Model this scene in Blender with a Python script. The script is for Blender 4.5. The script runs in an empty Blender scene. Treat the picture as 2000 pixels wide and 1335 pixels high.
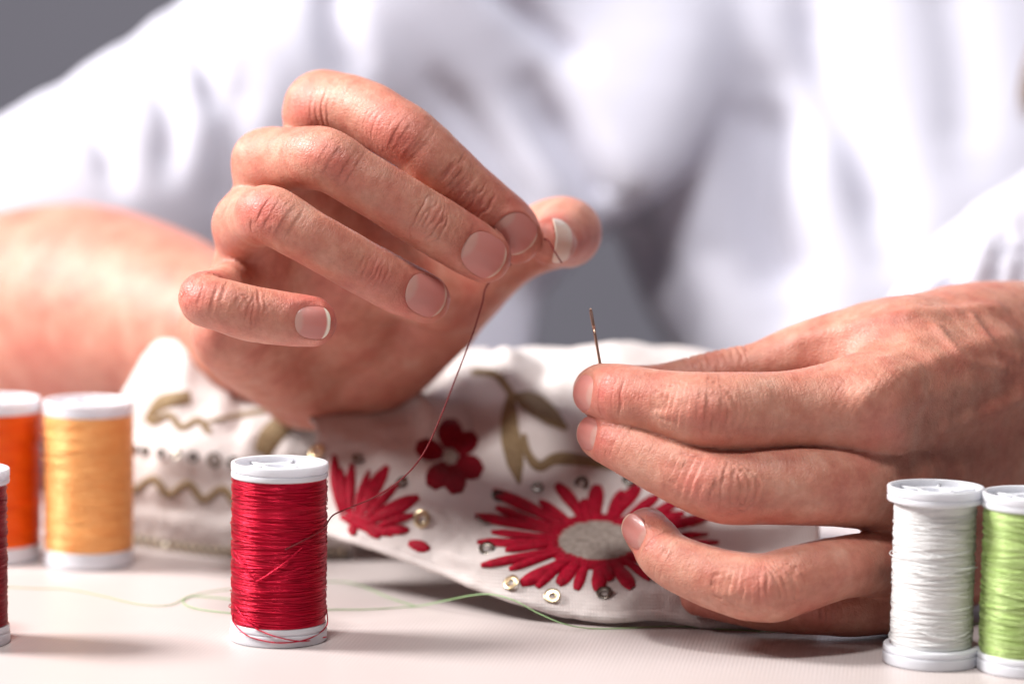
import bpy, bmesh, math, random
import numpy as np
from mathutils import Vector, Matrix
from mathutils.bvhtree import BVHTree

# ---------------------------------------------------------------- camera, light, exposure
S = 0.001                                   # all modelling below is in millimetres
sc = bpy.context.scene
COL = sc.collection
CAM = np.array([0.0, -669.0, 142.0])        # camera position, table top is z = 0
PITCH, ROLL, FPX = math.radians(6.0), math.radians(0.9), 5556.0
_R = np.array([1.0, 0, 0]); _F = np.array([0, math.cos(PITCH), -math.sin(PITCH)]); _U = np.array([0, math.sin(PITCH), math.cos(PITCH)])
R = _R*math.cos(ROLL) + _U*math.sin(ROLL)
U = _U*math.cos(ROLL) - _R*math.sin(ROLL)
F = _F
cd = bpy.data.cameras.new('camera'); cam = bpy.data.objects.new('camera', cd); COL.objects.link(cam)
M = Matrix(((R[0], U[0], -F[0], CAM[0]*S), (R[1], U[1], -F[1], CAM[1]*S), (R[2], U[2], -F[2], CAM[2]*S), (0, 0, 0, 1)))
cam.matrix_world = M
cd.sensor_width = 36.0; cd.lens = 100.0; cd.clip_start = 0.02; cd.clip_end = 20.0
cd.dof.use_dof = True; cd.dof.focus_distance = 0.678; cd.dof.aperture_fstop = 5.8
cd.dof.aperture_blades = 0
sc.camera = cam

w = bpy.data.worlds.new('World'); sc.world = w; w.use_nodes = True
w.node_tree.nodes['Background'].inputs[0].default_value = (0.90, 0.86, 1.0, 1)
w.node_tree.nodes['Background'].inputs[1].default_value = 0.06

def area(name, loc, target, size, power, color):
    d = bpy.data.lights.new(name, 'AREA'); d.shape = 'DISK'; d.size = size; d.energy = power; d.color = color
    o = bpy.data.objects.new(name, d); COL.objects.link(o)
    o.location = loc
    o.rotation_euler = (Vector(target)-Vector(loc)).to_track_quat('-Z', 'Y').to_euler()
    return o
area('key_softbox', (-0.14, -0.36, 1.06), (0.0, 0.05, 0.06), 0.18, 8.6, (1.0, 0.975, 0.95))
area('side_softbox', (-0.85, 0.07, 0.74), (0.0, 0.05, 0.06), 0.34, 27.0, (1.0, 0.97, 0.945))
shirt_fill = area('added_shirt_fill', (-0.04, 0.0, 0.80), (0.02, 0.36, 0.12), 0.18, 0.33, (0.90, 0.92, 1.0))  # added fill lamp with no known source, brightens the shirt
shirt_fill.data.spread = math.radians(54)
sc.view_settings.view_transform = 'Standard'; sc.view_settings.look = 'None'
sc.view_settings.exposure = 0.0; sc.view_settings.gamma = 1.0; sc.view_settings.use_curve_mapping = False
sc.render.engine = 'CYCLES'
sc.cycles.use_denoising = True
try: sc.cycles.denoiser = 'OPENIMAGEDENOISE'
except Exception: pass
sc.cycles.use_adaptive_sampling = False
sc.cycles.max_bounces = 8; sc.cycles.diffuse_bounces = 4

# ---------------------------------------------------------------- helpers
def at(px, py, d):
    """the point (mm) a distance d along the view axis, on the sight line of photo pixel px, py"""
    return CAM + d*(F + (px-1000.0)/FPX*R + (667.5-py)/FPX*U)
def ray(px, py):
    v = F + (px-1000.0)/FPX*R + (667.5-py)/FPX*U
    return v/np.linalg.norm(v)
def on_table(px, py, z=0.0):
    v = ray(px, py); t = (z-CAM[2])/v[2]
    return CAM + t*v
def camvec(r, u, t):                        # right, up, towards the camera
    v = r*R + u*U - t*F
    return v/np.linalg.norm(v)
def norm(v): return v/(np.linalg.norm(v, axis=-1, keepdims=True)+1e-12)

def obj(name, V, faces, mat, parent=None, origin=None, smooth=True):
    """V in mm world coordinates; the object's own origin is `origin` (or the parent's)"""
    V = np.asarray(V, dtype=float)
    if parent is not None: org = np.array(parent['org'])
    elif origin is not None: org = np.asarray(origin, float)
    else: org = V.mean(0)
    me = bpy.data.meshes.new(name)
    me.from_pydata(((V-org)*S).tolist(), [], faces if isinstance(faces, list) else faces.tolist())
    me.validate(); me.update()
    if smooth: me.polygons.foreach_set('use_smooth', [True]*len(me.polygons))
    for m in (mat if isinstance(mat, (list, tuple)) else [mat]): me.materials.append(m)
    o = bpy.data.objects.new(name, me); COL.objects.link(o)
    o['org'] = [float(x) for x in org]
    if parent is not None: o.parent = parent
    else: o.location = org*S
    return o
def thing(name, loc):
    o = bpy.data.objects.new(name, None); COL.objects.link(o)
    o.empty_display_size = 0.01
    o.location = np.asarray(loc)*S; o['org'] = [float(x) for x in loc]
    return o
def tag(o, label=None, cat=None, group=None, kind=None):
    if label: o['label'] = label
    if cat: o['category'] = cat
    if group: o['group'] = group
    if kind: o['kind'] = kind
    return o

def catmull(P, n):
    """dense Catmull-Rom through the rows of P (any columns), n samples per span"""
    P = np.asarray(P, float); K = len(P)
    Q = np.vstack([2*P[0]-P[1], P, 2*P[-1]-P[-2]])
    out = []
    for i in range(K-1):
        p0, p1, p2, p3 = Q[i], Q[i+1], Q[i+2], Q[i+3]
        for t in np.arange(n)/n:
            out.append(0.5*((2*p1)+(-p0+p2)*t+(2*p0-5*p1+4*p2-p3)*t*t+(-p0+3*p1-3*p2+p3)*t**3))
    out.append(P[-1])
    return np.array(out)

def tube(points, rad, sides=6, closed=False, cap=True):
    P = np.asarray(points, float); n = len(P)
    T = np.gradient(P, axis=0); T = norm(T)
    ref = np.array([0.0, 0, 1]) if abs(T[0][2]) < 0.9 else np.array([1.0, 0, 0])
    A = norm(np.cross(T[0], ref)); Vs = []; rad = np.broadcast_to(rad, (n,))
    for i in range(n):
        A = A - T[i]*np.dot(A, T[i]); A = A/(np.linalg.norm(A)+1e-12); B = np.cross(T[i], A)
        a = np.arange(sides)*2*math.pi/sides
        Vs.append(P[i] + rad[i]*(np.cos(a)[:, None]*A + np.sin(a)[:, None]*B))
    V = np.vstack(Vs); Fc = []
    for i in range(n-1):
        for k in range(sides):
            k2 = (k+1) % sides
            Fc.append((i*sides+k, i*sides+k2, (i+1)*sides+k2, (i+1)*sides+k))
    if cap:
        Fc.append(tuple(range(sides-1, -1, -1))); Fc.append(tuple((n-1)*sides+k for k in range(sides)))
    return V, Fc
class Bag:
    def __init__(s): s.V = []; s.F = []; s.n = 0
    def add(s, V, Fc):
        s.V.append(np.asarray(V, float)); s.F += [tuple(int(i)+s.n for i in f) for f in Fc]; s.n += len(V)
    def get(s): return np.vstack(s.V), s.F
def lathe(prof, seg=64, closed=False):
    V = []; Fc = []; n = len(prof)
    for r, z in prof:
        for k in range(seg):
            a = 2*math.pi*k/seg; V.append((r*math.cos(a), r*math.sin(a), z))
    for i in range(n-1):
        for k in range(seg):
            k2 = (k+1) % seg
            Fc.append((i*seg+k, i*seg+k2, (i+1)*seg+k2, (i+1)*seg+k))
    return np.array(V), Fc

_rs = np.random.RandomState(5)
_LAT = _rs.rand(32, 32, 32).astype(np.float32)
def vnoise(P, freq, off=0.0):
    Q = np.asarray(P, float)*freq + off
    I = np.floor(Q).astype(int); f = Q-I; f = f*f*(3-2*f)
    I = I % 32; J = (I+1) % 32
    def g(a, b, c): return _LAT[a, b, c]
    x0, y0, z0 = I.T; x1, y1, z1 = J.T; fx, fy, fz = f.T
    c00 = g(x0, y0, z0)*(1-fx)+g(x1, y0, z0)*fx; c10 = g(x0, y1, z0)*(1-fx)+g(x1, y1, z0)*fx
    c01 = g(x0, y0, z1)*(1-fx)+g(x1, y0, z1)*fx; c11 = g(x0, y1, z1)*(1-fx)+g(x1, y1, z1)*fx
    return ((c00*(1-fy)+c10*fy)*(1-fz)+(c01*(1-fy)+c11*fy)*fz)*2-1

# ---------------------------------------------------------------- solid modelling with distance fields
def smin(a, b, k):
    h = np.maximum(k-np.abs(a-b), 0)/k
    return np.minimum(a, b)-h*h*k*0.25
class Chain:
    """a tapered tube through stations (px, py, depth, radius in photo pixels); n = ref direction of its back"""
    def __init__(s, st, back=(0, 0.1, 1), dens=8, q=None):
        st = np.array(st, float)
        pos = np.array([at(a, b, d) for a, b, d, r in st]); rad = st[:, 3]*st[:, 2]/FPX
        qq = np.ones(len(st)) if q is None else np.broadcast_to(np.array(q, float), (len(st),))
        D = catmull(np.column_stack([pos, rad, qq]), dens)
        s.C, s.r, s.q = D[:, :3], D[:, 3], D[:, 4]
        s.T = norm(np.gradient(s.C, axis=0))
        b = camvec(*back)
        s.N = norm(b[None]-s.T*(s.T@b)[:, None]); s.B = np.cross(s.T, s.N)
        L = np.linalg.norm(np.diff(s.C, axis=0), axis=1); s.len = np.concatenate([[0], np.cumsum(L)])
        s.sta = s.len[::dens]
    def near(s, P):
        """nearest centre-line parameter per point -> arc length, index, vector from the centre line, distance"""
        best = np.full(len(P), 1e9, np.float32); bi = np.zeros(len(P), int); bt = np.zeros(len(P), np.float32)
        for i in range(len(s.C)-1):
            a = s.C[i]; ba = s.C[i+1]-a; L2 = ba@ba+1e-12
            t = np.clip(((P-a)@ba)/L2, 0, 1); v = P-a-t[:, None]*ba
            n = s.N[i]; vn = v@n; q = s.q[i]+(s.q[i+1]-s.q[i])*t
            d = np.sqrt(np.maximum(np.einsum('ij,ij->i', v, v)+vn*vn*(1/q**2-1), 0))-(s.r[i]+(s.r[i+1]-s.r[i])*t)
            m = d < best; best[m] = d[m]; bi[m] = i; bt[m] = t[m]
        return best, bi, bt
    def sdf(s, P): return s.near(P)[0]
    def local(s, P):
        d, i, t = s.near(P)
        arc = s.len[i]+(s.len[i+1]-s.len[i])*t
        c = s.C[i]+(s.C[i+1]-s.C[i])*t[:, None]; v = P-c
        ang = np.arctan2(np.einsum('ij,ij->i', v, s.B[i]), np.einsum('ij,ij->i', v, s.N[i]))
        return d, arc, ang, (s.r[i]+(s.r[i+1]-s.r[i])*t)
    def box(s, m): return (s.C-s.r[:, None]).min(0)-m, (s.C+s.r[:, None]).max(0)+m
    def eval_grid(s, G, margin=9.0):
        """distance on the grid, worked out only in a box round each short segment"""
        out = np.full(G['shape'], margin, np.float32); sh = np.array(G['shape'])
        for i in range(len(s.C)-1):
            m = max(s.r[i], s.r[i+1])/min(s.q[i], s.q[i+1], 1.0)*1.0+margin
            lo = np.minimum(s.C[i], s.C[i+1])-m; hi = np.maximum(s.C[i], s.C[i+1])+m
            a = np.clip(np.floor((lo-G['o'])/G['h']).astype(int), 0, sh); b = np.clip(np.ceil((hi-G['o'])/G['h']).astype(int)+1, 0, sh)
            if (b <= a).any(): continue
            ax = [(G['o'][k]+G['h']*np.arange(a[k], b[k])-s.C[i][k]).astype(np.float32) for k in range(3)]
            X = ax[0][:, None, None]; Y = ax[1][None, :, None]; Z = ax[2][None, None, :]
            ba = (s.C[i+1]-s.C[i]).astype(np.float32); L2 = float(ba@ba)+1e-9; n = s.N[i].astype(np.float32)
            dt = X*ba[0]+Y*ba[1]+Z*ba[2]; t = np.clip(dt/L2, 0, 1)
            d2 = X*X+Y*Y+Z*Z-2*t*dt+t*t*L2
            q = float(s.q[i]+s.q[i+1])/2
            if abs(q-1) > 1e-3:
                vn = X*n[0]+Y*n[1]+Z*n[2]-t*float(ba@n); d2 = d2+vn*vn*(1/q**2-1)
            d = np.sqrt(np.maximum(d2, 0))-(float(s.r[i])+float(s.r[i+1]-s.r[i])*t)
            sl = (slice(a[0], b[0]), slice(a[1], b[1]), slice(a[2], b[2]))
            out[sl] = np.minimum(out[sl], d)
        return out
def grid(lo, hi, h):
    lo = np.array(lo, float); hi = np.array(hi, float)
    return {'o': lo, 'h': h, 'shape': tuple(int(math.ceil(x))+1 for x in (hi-lo)/h)}
def gpoints(G):
    xs = [G['o'][k]+G['h']*np.arange(G['shape'][k]) for k in range(3)]
    return np.meshgrid(*xs, indexing='ij')
def nets(Fd, G):
    Sg = Fd < 0; n = Fd.shape
    cnt = np.zeros(tuple(x-1 for x in n), np.int8)
    for a in (0, 1):
        for b in (0, 1):
            for c in (0, 1): cnt += Sg[a:n[0]-1+a, b:n[1]-1+b, c:n[2]-1+c]
    mask = (cnt > 0) & (cnt < 8); idx = np.argwhere(mask)
    vid = -np.ones(mask.shape, np.int64); vid[mask] = np.arange(len(idx))
    pos = np.zeros((len(idx), 3)); num = np.zeros(len(idx))
    cs = [(a, b, c) for a in (0, 1) for b in (0, 1) for c in (0, 1)]
    for p in cs:
        for ax in range(3):
            if p[ax]: continue
            qv = list(p); qv[ax] = 1
            fa = Fd[tuple((idx+p).T)]; fb = Fd[tuple((idx+qv).T)]
            cr = (fa < 0) != (fb < 0); t = np.where(cr, fa/(fa-fb+1e-20), 0)
            pt = np.array(p, float)[None]+np.zeros((len(idx), 3)); pt[:, ax] += t
            pos += pt*cr[:, None]; num += cr
    V = G['o']+G['h']*(idx+pos/num[:, None])
    Q = []
    for ax in range(3):
        e1, e2 = [k for k in range(3) if k != ax]
        sl0 = [slice(1, None)]*3; sl1 = [slice(1, None)]*3
        sl0 = [slice(1, -1)]*3; sl1 = [slice(1, -1)]*3
        sl0[ax] = slice(0, -1); sl1[ax] = slice(1, None)
        A = Sg[tuple(sl0)]; B = Sg[tuple(sl1)]
        ed = np.argwhere(A != B); sg = A[tuple(ed.T)]
        base = ed.copy(); base[:, e1] += 1; base[:, e2] += 1
        def cell(d1, d2):
            c = base.copy(); c[:, e1] -= d1; c[:, e2] -= d2
            return vid[tuple(c.T)]
        q = np.column_stack([cell(1, 1), cell(0, 1), cell(0, 0), cell(1, 0)])
        flip = sg if ax != 1 else ~sg
        q[~flip] = q[~flip][:, ::-1]
        Q.append(q)
    Q = np.vstack(Q); Q = Q[(Q >= 0).all(1)]
    return V, Q
def subdivide(V, Q):
    """one Catmull-Clark step on a closed quad mesh"""
    n, m = len(V), len(Q); fp = V[Q].mean(1)
    E = np.stack([Q, np.roll(Q, -1, axis=1)], -1).reshape(-1, 2); key = np.sort(E, axis=1); key = key[:, 0]*n+key[:, 1]
    uk, inv = np.unique(key, return_inverse=True); ne = len(uk); ea, eb = uk//n, uk % n
    cnt = np.bincount(inv, minlength=ne).astype(float); fi = np.repeat(np.arange(m), 4)
    fs = np.stack([np.bincount(inv, fp[fi, k], ne) for k in range(3)], 1)
    ep = np.where((cnt == 2)[:, None], (V[ea]+V[eb]+fs)/4, (V[ea]+V[eb])/2)
    val = np.bincount(np.concatenate([ea, eb]), minlength=n).astype(float); nf = np.bincount(Q.ravel(), minlength=n).astype(float)
    mid = (V[ea]+V[eb])/2
    Rm = np.stack([np.bincount(np.concatenate([ea, eb]), np.concatenate([mid[:, k]]*2), n) for k in range(3)], 1)/np.maximum(val, 1)[:, None]
    Fm = np.stack([np.bincount(Q.ravel(), np.repeat(fp[:, k], 4), n) for k in range(3)], 1)/np.maximum(nf, 1)[:, None]
    k = np.maximum(val, 3)[:, None]; vp = (Fm+2*Rm+(k-3)*V)/k
    e = inv.reshape(m, 4)+n; c = np.arange(m)+n+ne
    q = np.vstack([np.column_stack([Q[:, i], e[:, i], c, e[:, (i-1) % 4]]) for i in range(4)])
    return np.vstack([vp, ep, fp]), q
def vnormals(V, Q):
    n = np.cross(V[Q[:, 2]]-V[Q[:, 0]], V[Q[:, 3]]-V[Q[:, 1]]); N = np.zeros_like(V)
    for k in range(4): np.add.at(N, Q[:, k], n)
    return norm(N)

# ---------------------------------------------------------------- materials
def mat(name, col, rough=0.5, **kw):
    m = bpy.data.materials.new(name); m.use_nodes = True
    b = m.node_tree.nodes['Principled BSDF']
    b.inputs['Base Color'].default_value = (*col, 1); b.inputs['Roughness'].default_value = rough
    for k, v in kw.items(): b.inputs[k.replace('_', ' ')].default_value = v
    return m
class NT:
    def __init__(s, m): s.m = m; s.t = m.node_tree; s.b = s.t.nodes['Principled BSDF']
    def n(s, typ, **kw):
        x = s.t.nodes.new(typ)
        for k, v in kw.items():
            if k in x.inputs.keys() if hasattr(x.inputs, 'keys') else False: x.inputs[k].default_value = v
            else: setattr(x, k, v)
        return x
    def l(s, a, b): s.t.links.new(a, b)
    def ramp(s, fac, stops):
        r = s.t.nodes.new('ShaderNodeValToRGB'); e = r.color_ramp.elements
        while len(e) < len(stops): e.new(0.5)
        for k, (p, c) in enumerate(stops): e[k].position = p; e[k].color = (*c, 1)
        s.l(fac, r.inputs[0]); return r.outputs[0]
    def noise(s, vec, scale, detail=3, rough=0.5):
        x = s.t.nodes.new('ShaderNodeTexNoise'); x.inputs['Scale'].default_value = scale; x.inputs['Detail'].default_value = detail
        x.inputs['Roughness'].default_value = rough
        if vec is not None: s.l(vec, x.inputs['Vector'])
        return x.outputs['Fac']
    def mapping(s, scale, kind='Object', rot=(0, 0, 0)):
        c = s.t.nodes.new('ShaderNodeTexCoord'); mp = s.t.nodes.new('ShaderNodeMapping')
        mp.inputs['Scale'].default_value = scale; mp.inputs['Rotation'].default_value = rot
        s.l(c.outputs[kind], mp.inputs['Vector']); return mp.outputs[0]
    def bump(s, h, dist, strength=1.0, prev=None):
        x = s.t.nodes.new('ShaderNodeBump'); x.inputs['Strength'].default_value = strength; x.inputs['Distance'].default_value = dist
        s.l(h, x.inputs['Height'])
        if prev is not None: s.l(prev, x.inputs['Normal'])
        return x.outputs[0]
    def mix(s, fac, a, b, mode='MIX'):
        x = s.t.nodes.new('ShaderNodeMix'); x.data_type = 'RGBA'; x.blend_type = mode
        for sock, v in ((x.inputs[0], fac), (x.inputs[6], a), (x.inputs[7], b)):
            if isinstance(v, (int, float)): sock.default_value = v
            elif isinstance(v, tuple): sock.default_value = (*v, 1)
            else: s.l(v, sock)
        return x.outputs[2]

def skin_material():
    m = mat('skin', (0.52, 0.22, 0.15), 0.44); t = NT(m)
    co = t.mapping((1, 1, 1))
    def attr(n):
        x = t.t.nodes.new('ShaderNodeAttribute'); x.attribute_name = n; return x.outputs['Fac']
    def math_(op, a, b):
        x = t.t.nodes.new('ShaderNodeMath'); x.operation = op
        for k, v in enumerate((a, b)):
            if isinstance(v, (int, float)): x.inputs[k].default_value = v
            else: t.l(v, x.inputs[k])
        return x.outputs[0]
    n1 = t.noise(co, 110, 4, 0.62); n2 = t.noise(co, 430, 3, 0.6)
    base = t.ramp(n1, [(0.30, (0.50, 0.172, 0.124)), (0.47, (0.57, 0.237, 0.170)), (0.60, (0.60, 0.282, 0.205)), (0.74, (0.64, 0.345, 0.262))])
    red = t.mix(attr('flush'), base, (0.55, 0.130, 0.105))
    mot = t.ramp(n2, [(0.34, (0.88, 0.83, 0.81)), (0.62, (1.0, 1.0, 1.0))])
    t.l(t.mix(1.0, red, mot, 'MULTIPLY'), t.b.inputs['Base Color'])
    v = t.t.nodes.new('ShaderNodeTexVoronoi'); v.inputs['Scale'].default_value = 1050; v.feature = 'DISTANCE_TO_EDGE'
    wob = t.t.nodes.new('ShaderNodeTexNoise'); wob.inputs['Scale'].default_value = 300; t.l(co, wob.inputs['Vector'])
    mv = t.t.nodes.new('ShaderNodeVectorMath'); mv.operation = 'MULTIPLY_ADD'; mv.inputs[1].default_value = (0.003,)*3
    t.l(wob.outputs['Color'], mv.inputs[0]); t.l(co, mv.inputs[2]); t.l(mv.outputs[0], v.inputs['Vector'])
    cells = t.ramp(v.outputs['Distance'], [(0.0, (0, 0, 0)), (0.22, (1, 1, 1))])
    # fine lines that run across each finger
    cx = t.t.nodes.new('ShaderNodeCombineXYZ'); t.l(math_('MULTIPLY', attr('along'), 1.9), cx.inputs[0]); t.l(math_('MULTIPLY', attr('around'), 0.9), cx.inputs[1]); t.l(attr('finger'), cx.inputs[2])
    lines = math_('MULTIPLY', t.noise(cx.outputs[0], 1.0, 3, 0.65), attr('on_finger'))
    b1 = t.bump(cells, 0.00012, 0.40)
    b2 = t.bump(t.noise(co, 2600, 2), 0.0001, 0.35, b1)
    b3 = t.bump(t.noise(co, 500, 4, 0.65), 0.0003, 0.16, b2)
    b4 = t.bump(lines, 0.0005, 0.34, b3)
    t.l(b4, t.b.inputs['Normal'])
    rr = t.ramp(n2, [(0.3, (0.40,)*3), (0.7, (0.55,)*3)]); t.l(rr, t.b.inputs['Roughness'])
    t.b.inputs['Subsurface Weight'].default_value = 0.22
    t.b.inputs['Subsurface Radius'].default_value = (1.0, 0.32, 0.16)
    t.b.inputs['Subsurface Scale'].default_value = 0.002
    t.b.inputs['Specular IOR Level'].default_value = 0.42
    return m
def nail_material(name, tip=(0.66, 0.45, 0.35), white=0.935):
    m = mat(name, (0.62, 0.33, 0.29), 0.42); t = NT(m)
    a = t.t.nodes.new('ShaderNodeAttribute'); a.attribute_name = 'nail_v'
    col = t.ramp(a.outputs['Fac'], [(0.0, (0.58, 0.32, 0.27)), (0.16, (0.56, 0.29, 0.245)), (0.24, (0.57, 0.225, 0.195)), (white-0.03, (0.56, 0.19, 0.165)), (white+0.03, tip)])
    t.l(col, t.b.inputs['Base Color'])
    rd = t.mapping((1, 1, 1))
    t.b.inputs['Subsurface Weight'].default_value = 0.25; t.b.inputs['Subsurface Scale'].default_value = 0.0015
    t.b.inputs['Subsurface Radius'].default_value = (1.0, 0.4, 0.3)
    t.b.inputs['Coat Weight'].default_value = 0.25; t.b.inputs['Coat Roughness'].default_value = 0.14
    t.l(t.bump(t.noise(rd, 700, 2), 0.0002, 0.25), t.b.inputs['Normal'])
    return m
# ================================================================ the person: hands, arms, shirt
SKIN = skin_material()
NAIL = nail_material('fingernail')
NAIL_PALE = nail_material('fingernail_worn', (0.84, 0.72, 0.60), 0.88)
NAIL_EDGE = nail_material('fingernail_free_edge', (0.72, 0.56, 0.47), 0.10)

def PChain(st, back=(0, 0.1, 1), q=None): return Chain(st, back, 4, q)
def build_hand(palm, fingers, h, extra=()):
    """palm: list of Chains, fingers: list of (Chain, blend)"""
    allc = list(palm)+[f for f, k in fingers]
    lo = np.min([c.box(3.0)[0] for c in allc], 0); hi = np.max([c.box(3.0)[1] for c in allc], 0)
    G = grid(lo, hi, h)
    P = None
    for c in palm:
        d = c.eval_grid(G, 10.0)
        P = d if P is None else smin(P, d, 9.0)
    res = P
    for f, k in fingers:
        d = f.eval_grid(G, 8.0)
        res = smin(res, smin(P, d, k), 0.5)
    return res, G

def crease_set(arc, ang, s0, offs, amp, width, span, bow, seed, mid=0.0, wave=1.0):
    """fine curved creases across the back of a joint; each bows away from the joint like a bracket"""
    h = np.zeros(len(arc)); rs = np.random.RandomState(seed)
    a = ang-mid
    for o in offs:
        sp = span*(0.6+0.5*rs.rand()); c = 0.45*(rs.rand()-0.5)*span; aa = (a-c)/sp
        wob = wave*(0.30*np.sin(a*(2.5+2*rs.rand())+6*rs.rand())+0.14*np.sin(a*(8+5*rs.rand())+6*rs.rand()))
        line = s0+o*(1-bow*(a/span)**2)+wob
        win = np.clip(1-np.abs(aa)**3, 0, 1)
        A = amp*(0.45+0.9*rs.rand()); x = (arc-line)/(width*(0.8+0.5*rs.rand()))
        h -= A*win*np.exp(-x*x)
        h += 0.22*A*win*np.exp(-((np.abs(x)-2.4)/1.2)**2)
    return h

def knuckle(arc, ang, s0, amp, ls, la, mid=0.0):
    return amp*np.exp(-((arc-s0)/ls)**2-((ang-mid)/la)**2)

class Nail:
    """a curved plate: centre on the skin, n outwards, t towards the tip, W wide, L long"""
    def __init__(s, c, n, t, W, L, rn=None, taper=0.12, lift=0.0, arch=0.018, oval=False):
        s.oval = oval
        s.n = norm(np.array(n)); t = np.array(t)-s.n*np.dot(t, s.n); s.t = norm(t); s.b = np.cross(s.n, s.t)
        s.W, s.L = W, L; s.rn = rn or W*0.62; s.c = np.array(c)+s.n*lift; s.taper = taper; s.arch = arch
    def half(s, v):
        """half width at v in -1..1 (rounded cuticle end and rounded free edge)"""
        if s.oval: return s.W*0.5*np.sqrt(np.clip(1-np.asarray(v)**2, 0.0004, 1))
        w = np.where(v < 0.0, np.clip(1-np.abs(v)**2.2*0.985, 0.01, 1)**(1/2.0), 1.0)
        w = np.where(v > 0.25, w*np.clip(1-(np.abs(v-0.25)/0.75)**2.3*0.93, 0.01, 1)**(1/2.0), w)
        return s.W*0.5*w*(1+s.taper*0.5*v)
    def plate(s, nu=22, nv=30):
        V = []; vv = []
        for v in np.linspace(-1, 1, nv):
            hw = float(s.half(np.array(v)))
            for u in np.linspace(-1, 1, nu):
                V.append(s.pt(u*hw, v*s.L/2)); vv.append((v+1)/2+0.10*u*u-0.03)
        V = np.array(V); n = len(V)
        Vb = V-s.n*0.35
        F = []
        for i in range(nv-1):
            for k in range(nu-1):
                a = i*nu+k; F.append((a, a+1, a+nu+1, a+nu)); F.append((n+a, n+a+nu, n+a+nu+1, n+a+1))
        loop = [k for k in range(nu)]+[i*nu+nu-1 for i in range(1, nv)]+[(nv-1)*nu+k for k in range(nu-2, -1, -1)]+[i*nu for i in range(nv-2, 0, -1)]
        for a, b in zip(loop, loop[1:]+loop[:1]): F.append((b, a, n+a, n+b))
        return np.vstack([V, Vb]), F, np.array(vv+vv)
    def pt(s, x, y):
        th = x/s.rn
        return s.c+s.t*y+s.b*(s.rn*math.sin(th))+s.n*(s.rn*(math.cos(th)-1)-s.arch*y*y)
    def press(s, P, N):
        """move skin points so that they lie under the plate, with a soft fold round its edge"""
        d = P-s.c; y = d@s.t; xb = d@s.b; z = d@s.n
        m = (np.abs(y) < s.L*0.5+3) & (np.abs(xb) < s.W*0.5+3) & (z > -s.W*0.55) & (z < 4) & (N@s.n > -0.2)
        i = np.where(m)[0]
        x = s.rn*np.arcsin(np.clip(xb[i]/s.rn, -1, 1)); v = y[i]/(s.L*0.5)
        vs = np.linspace(-1, 1, 60); hs = s.half(vs)
        ox = np.concatenate([hs, -hs[::-1]]); oy = np.concatenate([vs, vs[::-1]])*s.L*0.5
        dist = np.full(len(i), 1e9)
        for k in range(len(ox)):
            k2 = (k+1) % len(ox); ax, ay = ox[k], oy[k]; bx, by = ox[k2]-ax, oy[k2]-ay
            t = np.clip(((x-ax)*bx+(y[i]-ay)*by)/(bx*bx+by*by+1e-9), 0, 1)
            dist = np.minimum(dist, np.hypot(x-ax-t*bx, y[i]-ay-t*by))
        inside = (np.abs(v) < 1) & (np.abs(x) < s.half(np.clip(v, -1, 1)))
        e = np.where(inside, dist, -dist)                             # >0 inside the outline
        sheet = s.rn*(np.cos(x/s.rn)-1)-s.arch*y[i]**2
        ins = np.clip((e+0.15)/0.5, 0, 1); ins = ins*ins*(3-2*ins)
        tip = np.clip((v-0.55)/0.3, 0, 1)
        fold = 0.13*np.exp(-((e+0.75)/0.55)**2)*(1-tip)
        tgt = np.minimum(z[i], sheet-0.22)
        # skin next to the plate is drawn to the plate's level so that the nail sits in its bed
        near = np.exp(-(np.clip(-e, 0, 9)/1.3)**2)*(1-tip)
        lvl = z[i]+(np.clip(sheet+0.10-z[i], -0.8, 0.8))*near
        z2 = lvl*(1-ins)+tgt*ins+fold
        P[i] += s.n*(z2-z[i])[:, None]
        return i, np.exp(-((e+0.3)/0.6)**2)*(1-tip)

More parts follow.
